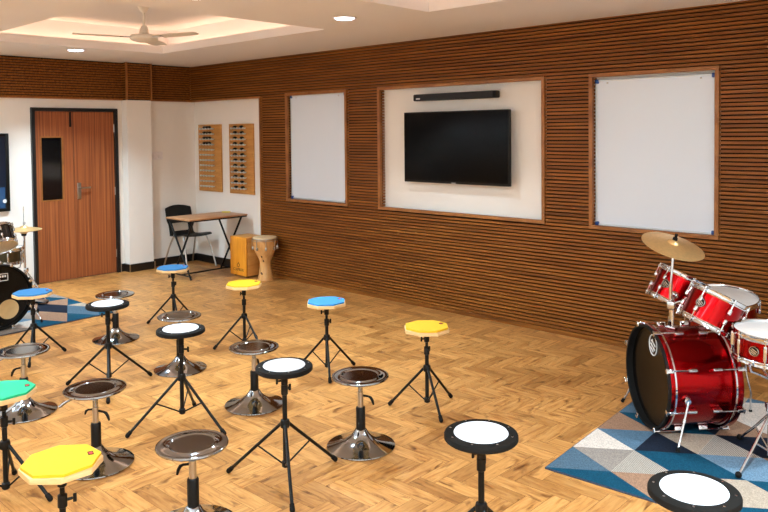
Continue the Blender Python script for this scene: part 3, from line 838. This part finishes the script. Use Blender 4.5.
# ------------------------------------------------------------------ drums
def claw_lug(mat_M, z0, z1, r):
    pass
def make_drum(name, lab, cat, Mx, rad, dep, shell, heads, nl=6, badge=None, lugs='pair', group=None):
    """local z runs along the drum, centre at origin"""
    t = thing(name, lab, cat, (0, 0, 0), 0, group)
    t.matrix_world = Mx
    h = dep/2
    MB().lathe([(rad-.008, -h+.004), (rad, -h), (rad, h), (rad-.008, h-.004)], 56, cap=False).build('shell', shell, t)
    MB().lathe([(0, h+.003), (rad-.004, h+.003), (rad+.004, h-.002), (rad+.004, h-.008)], 56).build('batter_head', heads[0], t)
    MB().lathe([(rad+.004, -h+.008), (rad+.004, -h+.002), (rad-.004, -h-.003), (0, -h-.003)], 56).build('resonant_head', heads[1], t)
    for s in (1, -1):
        pr = [(rad+.003, s*(h-.016)), (rad+.010, s*(h-.017)), (rad+.012, s*(h-.012)), (rad+.007, s*(h-.008)), (rad+.007, s*(h+.007)), (rad+.010, s*(h+.011)), (rad+.006, s*(h+.014)), (rad+.003, s*(h+.010))]
        pr.append(pr[0])
        if s > 0: pr = pr
        else: pr = pr[::-1]
        MB().lathe(pr, 56, cap=False).build('hoop', M['chrome'], t)
    for k in range(nl):
        q = rotz(2*PI*k/nl + .3)
        if lugs == 'pair':
            for s in (1, -1):
                zl = s*(h-.058); m_ = MB()
                m_.box((rad+.010, 0, zl), (.022, .020, .034), .008, q, seg=3)
                m_.cyl((rad+.013, 0, zl), (rad+.013, 0, s*(h+.016)), .0042, n=8, M=q)
                m_.box((rad+.012, 0, s*(h-.002)), (.014, .018, .012), .003, q)
                m_.build('tuning_lug', M['chrome'], t)
        else:
            m_ = MB()
            m_.box((rad+.010, 0, 0), (.022, .018, dep*.62), .006, q, seg=3)
            for s in (1, -1):
                m_.cyl((rad+.013, 0, s*dep*.28), (rad+.013, 0, s*(h+.016)), .004, n=8, M=q)
                m_.box((rad+.012, 0, s*(h-.002)), (.014, .018, .012), .003, q)
            m_.build('tuning_lug', M['chrome'], t)
    if badge is not None:
        a, zb = badge
        F = frame((rad*math.cos(a)+.0015*math.cos(a), rad*math.sin(a)+.0015*math.sin(a), zb), (math.cos(a), math.sin(a), 0), (-math.sin(a), math.cos(a), 0))
        bo = MB().lathe([(.026, -.003), (.026, .001), (.023, .0025), (0, .0025)], 28, F).build('badge', M['blackmatte'], t)
        mk = MB().torus(.0235, .0022, .003, 28, 6, M=F)
        for j, (yy, wd) in enumerate(((.006, .030), (-.004, .036), (-.013, .024))):
            mk.box((0, yy, .0032), (wd, .005, .0012), 0, F @ rotz(R(-28)))
        mk.build('badge_mark', M['chrome'], bo)
    return t

def make_bass(name, lab, Mx, rad, dep, shell, head, hoopm, stripe, spur=True, port=None, logo=None):
    t = thing(name, lab, 'drum'); t.matrix_world = Mx         # local z: towards the front head, local y: up
    h = dep/2; ho = .043
    MB().lathe([(rad-.01, -h+.005), (rad, -h), (rad, h), (rad-.01, h-.005)], 72, cap=False).build('shell', shell, t)
    for s in (1, -1):
        a = [(rad+.006, h-.006), (rad+.018, h-.006), (rad+.019, h-.002), (rad+.019, h+ho-.003), (rad+.017, h+ho), (rad+.006, h+ho)]
        pr = [(r_, s*z_) for r_, z_ in a]; pr.append(pr[0])
        hp = MB().lathe(pr if s > 0 else pr[::-1], 72, cap=False).build('hoop', hoopm, t)
        b_ = [(rad+.0185, h-.004), (rad+.0215, h-.003), (rad+.0215, h+.006), (rad+.0185, h+.007)]
        pr = [(r_, s*z_) for r_, z_ in b_]
        MB().lathe(pr if s > 0 else pr[::-1], 72, cap=False).build('metal_inlay', stripe, hp)
        if s > 0:
            MB().lathe([(rad+.004, h+.002), (rad+.004, h+ho+.001), (rad+.018, h+ho+.001), (rad+.0197, h+ho-.006), (rad+.0197, h+ho-.014)], 72, cap=False).build('black_edge', M['blackmatte'], hp)
    fh = MB()
    if port is None:
        fh.lathe([(rad+.006, h-.002), (rad+.006, h+.004), (rad-.002, h+.008), (rad-.012, h+.004), (0, h+.004)], 72)
    else:
        fh.lathe([(rad+.006, h-.002), (rad+.006, h+.004), (rad-.002, h+.008), (rad-.012, h+.004), (0, h+.004)], 72)
    fo = fh.build('resonant_head', head, t)
    MB().lathe([(rad+.006, -h-.002), (rad+.006, -h-.014), (rad-.006, -h-.020), (rad-.014, -h-.016), (0, -h-.016)][::-1], 72).build('batter_head', M['head'], t)
    if port:
        px_, py_, pr_ = port
        T = Matrix.Translation((px_, py_, h+.0045))
        MB().lathe([(pr_+.004, 0), (pr_+.004, .003), (pr_, .004), (pr_-.004, .001), (0, .001)], 36, T).build('port_hole', M['port'], fo)['label'] = 'round tan port in the black head'
    if logo: logo(fo, h+.0045)
    n = 8
    for s in (1, -1):
        for k in range(n):
            q = rotz(2*PI*k/n + PI/n)
            m_ = MB()
            m_.box((rad+.028, 0, s*(h+ho-.012)), (.012, .024, .036), .004, q).box((rad+.020, 0, s*(h+ho+.004)), (.026, .024, .008), .003, q)
            m_.cyl((rad+.028, 0, s*(h+ho+.006)), (rad+.028, 0, s*(h-.10)), .0042, n=8, M=q)
            m_.box((rad+.033, 0, s*(h+ho+.008)), (.008, .03, .008), .003, q)
            m_.box((rad+.016, 0, s*(h-.10)), (.032, .018, .055), .007, q, seg=3)
            m_.build('tension_claw', M['chrome'], t)
    if spur:
        for sx in (-1, 1):
            a = R(-10) if sx > 0 else R(180+10)
            p0 = Vector((rad*math.cos(a), rad*math.sin(a), h*.62)); out = Vector((math.cos(a), math.sin(a), 0))
            sp = MB().lathe([(.024, -.004), (.024, .014), (.016, .026), (0, .028)], 18, frame(p0, out)).build('spur_bracket', M['chrome'], t)
            p1 = p0 + out*.025; p2 = Vector((sx*(rad+.10), -(rad+.012), h*.62+.10))
            MB().cyl(p1, p2, .0065).cyl(p1.lerp(p2, .35), p1.lerp(p2, .42), .010).build('spur_leg', M['chrome'], sp)
            MB().cyl(p1.lerp(p2, .9), p2, .009, .011).build('rubber_tip', M['rubber'], sp)
    return t

PSI = .828; A = Vector((math.cos(PSI), math.sin(PSI), 0)); B = Vector((math.sin(PSI), -math.cos(PSI), 0))
# red kit
bc = Vector((7.18, -1.482, 0)) + A*.2135 + Vector((0, 0, .318))
def oval_logo(fo, z):
    F = Matrix.Translation((.01, .185, z))
    m_ = MB(); n = 40; pts = [((.050)*math.cos(2*PI*i/n), .060*math.sin(2*PI*i/n), .0008) for i in range(n+1)]
    m_.tube(pts, .0035, 6, M=F)
    for yy, wd in ((.012, .052), (-.012, .066), (-.034, .044)): m_.box((0, yy, .0008), (wd, .011, .002), 0, F @ rotz(R(-30)))
    m_.box((-.004, .030, .0008), (.022, .008, .002), 0, F @ rotz(R(30)))
    m_.build('head_logo', M['logo'], fo)['label'] = 'white oval emblem'
Mb = frame(bc, -A, x=B*1.0)
if (Mb.to_3x3() @ Vector((0, 1, 0))).z < 0: Mb = frame(bc, -A, x=-B)
make_bass('bass_drum', 'large red bass drum with black front head on the right rug', Mb, .280, .345, M['red'], M['blackhead'], M['red'], M['chrome'], logo=oval_logo)
tilt = R(27); TN = A*math.sin(tilt) + Vector((0, 0, math.cos(tilt)))
camdir = (Vector((9.03, -5.71, 0)) - Vector((7.3, -1.3, 0))).normalized()
def tom_frame(c, n, spin=0): return frame(c, n, x=camdir) @ rotz(spin)
def at_ray(x, y, dp):
    return C_ + dp*((x-384)/F_*r_ - (y-256-SY_)/F_*u_ + f_)
# camera numbers (also used to set the camera)
F_, SY_ = 744.47, -100.37
yaw, pit, rol = -.7525, -.0328, -.0102
C_ = Vector((9.0327, -5.7104, 1.7784))
f_ = Vector((math.sin(yaw)*math.cos(pit), math.cos(yaw)*math.cos(pit), math.sin(pit)))
r0 = Vector((math.cos(yaw), -math.sin(yaw), 0)); u0 = r0.cross(f_)
r_ = r0*math.cos(rol) + u0*math.sin(rol); u_ = -r0*math.sin(rol) + u0*math.cos(rol)
tc1 = at_ray(678, 290, 4.64); tc2 = at_ray(712.5, 310.5, 4.15)
GT = 'red tom drums of the right kit'
make_drum('tom_drum', 'left red tom of the pair, directly below the crash cymbal', 'drum', tom_frame(tc1, TN), .148, .185, M['red'], (M['head'], M['head']), 6, (-.62, 0), 'pair', GT)
make_drum('tom_drum', 'right red tom of the pair, nearer the snare and camera', 'drum', tom_frame(tc2, TN, .1), .145, .176, M['red'], (M['head'], M['head']), 6, (-.72, .01), 'pair', GT)
# tom mount: one holder on the bass drum
tm = thing('tom_holder', 'chrome tom holder post rising from the red bass drum', 'drum hardware', (bc.x, bc.y, 0))
o0 = Vector((bc.x, bc.y, 0)); top = .598
pb = -A*.06
MB().box((pb.x, pb.y, top+.006), (.06, .06, .014), .005, ).cyl((pb.x, pb.y, top), (pb.x, pb.y, .745), .013).build('post', M['chrome'], tm)
MB().box((pb.x, pb.y, .735), (.045, .05, .05), .010).build('arm_clamp', M['chrome'], tm)
for tcx, rr in ((tc1, .148), (tc2, .145)):
    d_ = (Vector((bc.x, bc.y, 0)) + pb - Vector((tcx.x, tcx.y, 0)))
    e_ = Vector((tcx.x, tcx.y, tcx.z)) + d_.normalized()*(rr+.012) - o0
    st_ = Vector((pb.x, pb.y, .735)); md_ = st_.lerp(e_, .5) + Vector((0, 0, .02))
    MB().tube([st_, md_, e_], .0085).build('tom_arm', M['chrome'], tm)
    MB().sphere(e_, .026, 14).box(e_, (.05, .05, .034), .010).build('tom_bracket', M['chrome'], tm)
# cymbals
def cymbal(name, lab, Mx, r, group=None):
    o = MB().lathe([(.008, .022), (.02, .021), (.034, .014), (.042, .004), (r*.6, -.006), (r, -.020), (r, -.0215), (r*.6, -.0075), (.042, .0025), (.03, .0125), (.008, .0205), (.008, .022)], 64, cap=False).build(name, M['brass'])
    o.matrix_world = Mx; return tag(o, lab, 'cymbal', group)
cyc = Vector((7.285, -1.345, 1.10))
cn = (A*math.sin(R(18)) + Vector((0, 0, math.cos(R(18)))) + camdir*.36).normalized()
cymbal('crash_cymbal', 'tilted bronze crash cymbal above the red toms', frame(cyc, cn), .182)
cs = thing('cymbal_arm', 'thin chrome cymbal arm rising from the red bass drum to the tilted cymbal', 'drum hardware', (cyc.x, cyc.y, 0))
cb = Vector((-.012, -.012, 0))
MB().cyl(cb+Vector((0, 0, .60)), cb+Vector((0, 0, .86)), .0105).cyl(cb+Vector((0, 0, .85)), Vector((0, 0, 1.085)), .0075).build('rod', M['chrome'], cs)
MB().box(cb+Vector((0, 0, .60)), (.05, .05, .018), .005).cyl(cb+Vector((0, 0, .60)), cb+Vector((0, 0, .66)), .017).build('mount_base', M['chrome'], cs)
MB().cyl(cn*-.035 + Vector((0, 0, 0)) + Vector((0, 0, 1.10)), cn*-.003 + Vector((0, 0, 1.10)), .014).build('felt_washer', M['rubber'], cs)
MB().cyl(cn*.021 + Vector((0, 0, 1.10)), cn*.036 + Vector((0, 0, 1.10)), .015, .013).cyl(cn*.034 + Vector((0, 0, 1.10)), cn*.058 + Vector((0, 0, 1.10)), .008, .009).build('wing_nut', M['blackmatte'], cs)
# floor tom
fc = at_ray(722, 296, 4.82) - Vector((0, 0, .16)); fr, fd = .203, .32
ft = make_drum('floor_tom', 'red floor tom standing behind the toms near the slatted wall', 'drum', tom_frame(fc, (A*.03+camdir*.15+Vector((0, 0, 1))), .3), fr, fd, M['red'], (M['head'], M['head']), 8, None, 'pair')
for k in range(3):
    q = rotz(R(20)+k*2*PI/3)
    lg = MB().tube([(fr+.02, 0, .06), (fr+.02, 0, -.20), (fr+.035, 0, -.27), (fr+.075, 0, -.36), (fr+.08, 0, -fc.z+.013)], .0055, M=q).box((fr+.012, 0, -.04), (.03, .03, .05), .006, q).build('leg', M['chrome'], ft)
    MB().cyl((fr+.08, 0, -fc.z+.05), (fr+.08, 0, -fc.z+.011), .010, .012, M=q).build('rubber_foot', M['rubber'], lg)
# snare drum and stand
sc = at_ray(771, 331, 3.9) - Vector((0, 0, .07)); sr, sd = .174, .132
make_drum('snare_drum', 'red snare drum with white head at the right edge', 'drum', tom_frame(sc, (A*.03+camdir*.06+Vector((0, 0, 1))), .25), sr, sd, M['red'], (M['head'], M['head']), 8, (-.80, 0), 'tube')
def drum_stand(name, lab, x, y, ztop, rb, ang=0, zbasket=None):
    t = thing(name, lab, 'drum hardware', (x, y, .0105), R(ang)); ztop -= .0105
    MB().cyl((0, 0, .12), (0, 0, ztop-.10), .0115).cyl((0, 0, .04), (0, 0, .2), .014).build('pole', M['chrome'], t)
    MB().lathe([(.014, .27), (.022, .275), (.022, .315), (.014, .32)], 16).box((.03, 0, .295), (.03, .012, .03), .004).build('height_clamp', M['chrome'], t)
    for k in range(3):
        q = rotz(k*2*PI/3)
        lg = MB().tube([(.02, 0, .25), (.14, 0, .14), (.29, 0, .016)], .0068, M=q).tube([(.018, 0, .07), (.14, 0, .14)], .005, M=q).build('leg', M['chrome'], t)
        MB().sphere((.295, 0, .0165), 0.0165, 12, M=q).build('rubber_foot', M['rubber'], lg)
        if rb: MB().tube([(0, 0, ztop-.11), (rb*.55, 0, ztop-.06), (rb-.006, 0, ztop-.03), (rb+.006, 0, ztop+.01)], .007, M=q).build('basket_arm', M['chrome'], t)
    return t
drum_stand('snare_stand', 'chrome tripod stand under the red snare drum', sc.x, sc.y, sc.z-sd/2-.012, sr+.02, 137)

# black kit -------------------------------------------------------------------
kb = Vector((1.92, -3.23, 0)); AX = Vector((1, 0, 0))
def box_logo(fo, z):
    m_ = MB(); F = Matrix.Translation((.02, .175, z)); w_, h_ = .15, .062
    for s_ in (-1, 1):
        m_.box((0, s_*h_/2, .0006), (w_, .006, .0016), 0, F); m_.box((s_*w_/2, 0, .0006), (.006, h_+.006, .0016), 0, F)
    for i in range(6): m_.box((-.052+i*.021, .008, .0006), (.014, .019, .0016), .003, F)
    m_.box((-.02, -.018, .0006), (.06, .008, .0016), 0, F)
    m_.build('head_logo', M['logo'], fo)['label'] = 'pale outlined rectangular emblem'
Mk = frame((kb.x-.19, kb.y, .313), AX, x=(0, 1, 0))
make_bass('bass_drum', 'black bass drum with round tan port at the left edge', Mk, .280, .34, M['blackshell'], M['blackhead'], M['blackshell'], M['blackshell'], port=(.095, -.125, .085), logo=box_logo)
tn = Vector((-math.sin(R(34)), 0, math.cos(R(34))))
make_drum('tom_drum', 'black tom over the black bass drum, cut by the left edge', 'drum', frame((1.47, -3.04, .79), tn, x=(.9, -.4, 0)), .130, .18, M['blackshell'], (M['head'], M['tanhead']), 6)
make_drum('snare_drum', 'olive metal snare drum behind the black bass drum', 'drum', frame((1.065, -2.87, .557), (0, 0, 1), x=(.9, -.4, 0)), .178, .14, M['oliveshell'], (M['head'], M['tanhead']), 8, None, 'tube')
drum_stand('snare_stand', 'chrome stand under the olive snare drum', 1.065, -2.87, .557-.07-.012, .20, 30)
kh = thing('tom_holder', 'chrome tom holder on the black bass drum', 'drum hardware', (1.66, -3.19, 0))
MB().cyl((0, 0, .59), (0, 0, .80), .012).build('post', M['chrome'], kh); MB().box((0, .004, .79), (.04, .05, .05), .008).build('tom_bracket', M['chrome'], kh)
hx, hy, hz = .872, -2.588, .79
hh = thing('hi_hat_stand', 'chrome hi-hat stand beside the door behind the black bass drum', 'drum hardware', (hx, hy, .0105), R(15))
MB().cyl((0, 0, .05), (0, 0, .70), .0125).build('pole', M['chrome'], hh)
MB().cyl((0, 0, .68), (0, 0, 1.01), .0045, n=8).build('pull_rod', M['chrome'], hh)
MB().lathe([(.012, .695), (.024, .70), (.030, .735), (.028, .745), (0, .745)], 18).build('cymbal_seat', M['blackplastic'], hh)
MB().cyl((0, 0, hz+.028), (0, 0, hz+.055), .011).box((.015, 0, hz+.045), (.022, .010, .016), .003).build('clutch', M['chrome'], hh)
MB().box((.02, 0, .34), (.05, .03, .04), .006).build('height_clamp', M['chrome'], hh)
for k in range(3):
    q = rotz(k*2*PI/3 + .2)
    lg = MB().tube([(.02, 0, .32), (.14, 0, .19), (.27, 0, .016)], .0075, M=q).tube([(.016, 0, .09), (.15, 0, .175)], .006, M=q).build('leg', M['chrome'], hh)
    MB().sphere((.275, 0, .017), .017, 12, M=q).build('rubber_foot', M['rubber'], lg)
MB().box((.20, 0, .035), (.26, .08, .012), .004).box((.08, 0, .015), (.06, .09, .03), .004).build('foot_pedal', M['steel'], hh)
GH = 'hi-hat cymbals of the black kit'
cymbal('hi_hat_cymbal', 'upper bronze hi-hat cymbal in front of the door', frame((hx, hy, hz+.006), (0.03, 0, 1)), .178, GH)
cymbal('hi_hat_cymbal', 'lower bronze hi-hat cymbal facing upside down beneath its twin', frame((hx, hy, hz-.038), (0, 0, -1)), .178, GH)

# ------------------------------------------------------------------ camera, world, view
cam = bpy.data.cameras.new('camera'); co = bpy.data.objects.new('camera', cam); col.objects.link(co)
Mc = Matrix((r_, u_, -f_)).transposed().to_4x4(); Mc.translation = C_; co.matrix_world = Mc
cam.sensor_width = 36; cam.lens = F_*36/768; cam.shift_y = SY_/768; cam.clip_start = .02
scn.camera = co
w = bpy.data.worlds.new('world'); scn.world = w; w.use_nodes = True
w.node_tree.nodes['Background'].inputs['Color'].default_value = (.5, .5, .5, 1); w.node_tree.nodes['Background'].inputs['Strength'].default_value = .1
vs_ = scn.view_settings; vs_.view_transform = 'Standard'; vs_.look = 'None'; vs_.gamma = 1; vs_.exposure = 0.10; vs_.use_curve_mapping = False
scn.cycles.max_bounces = 8; scn.cycles.diffuse_bounces = 5; scn.cycles.glossy_bounces = 4; scn.cycles.sample_clamp_indirect = 6
scn.cycles.use_denoising = True
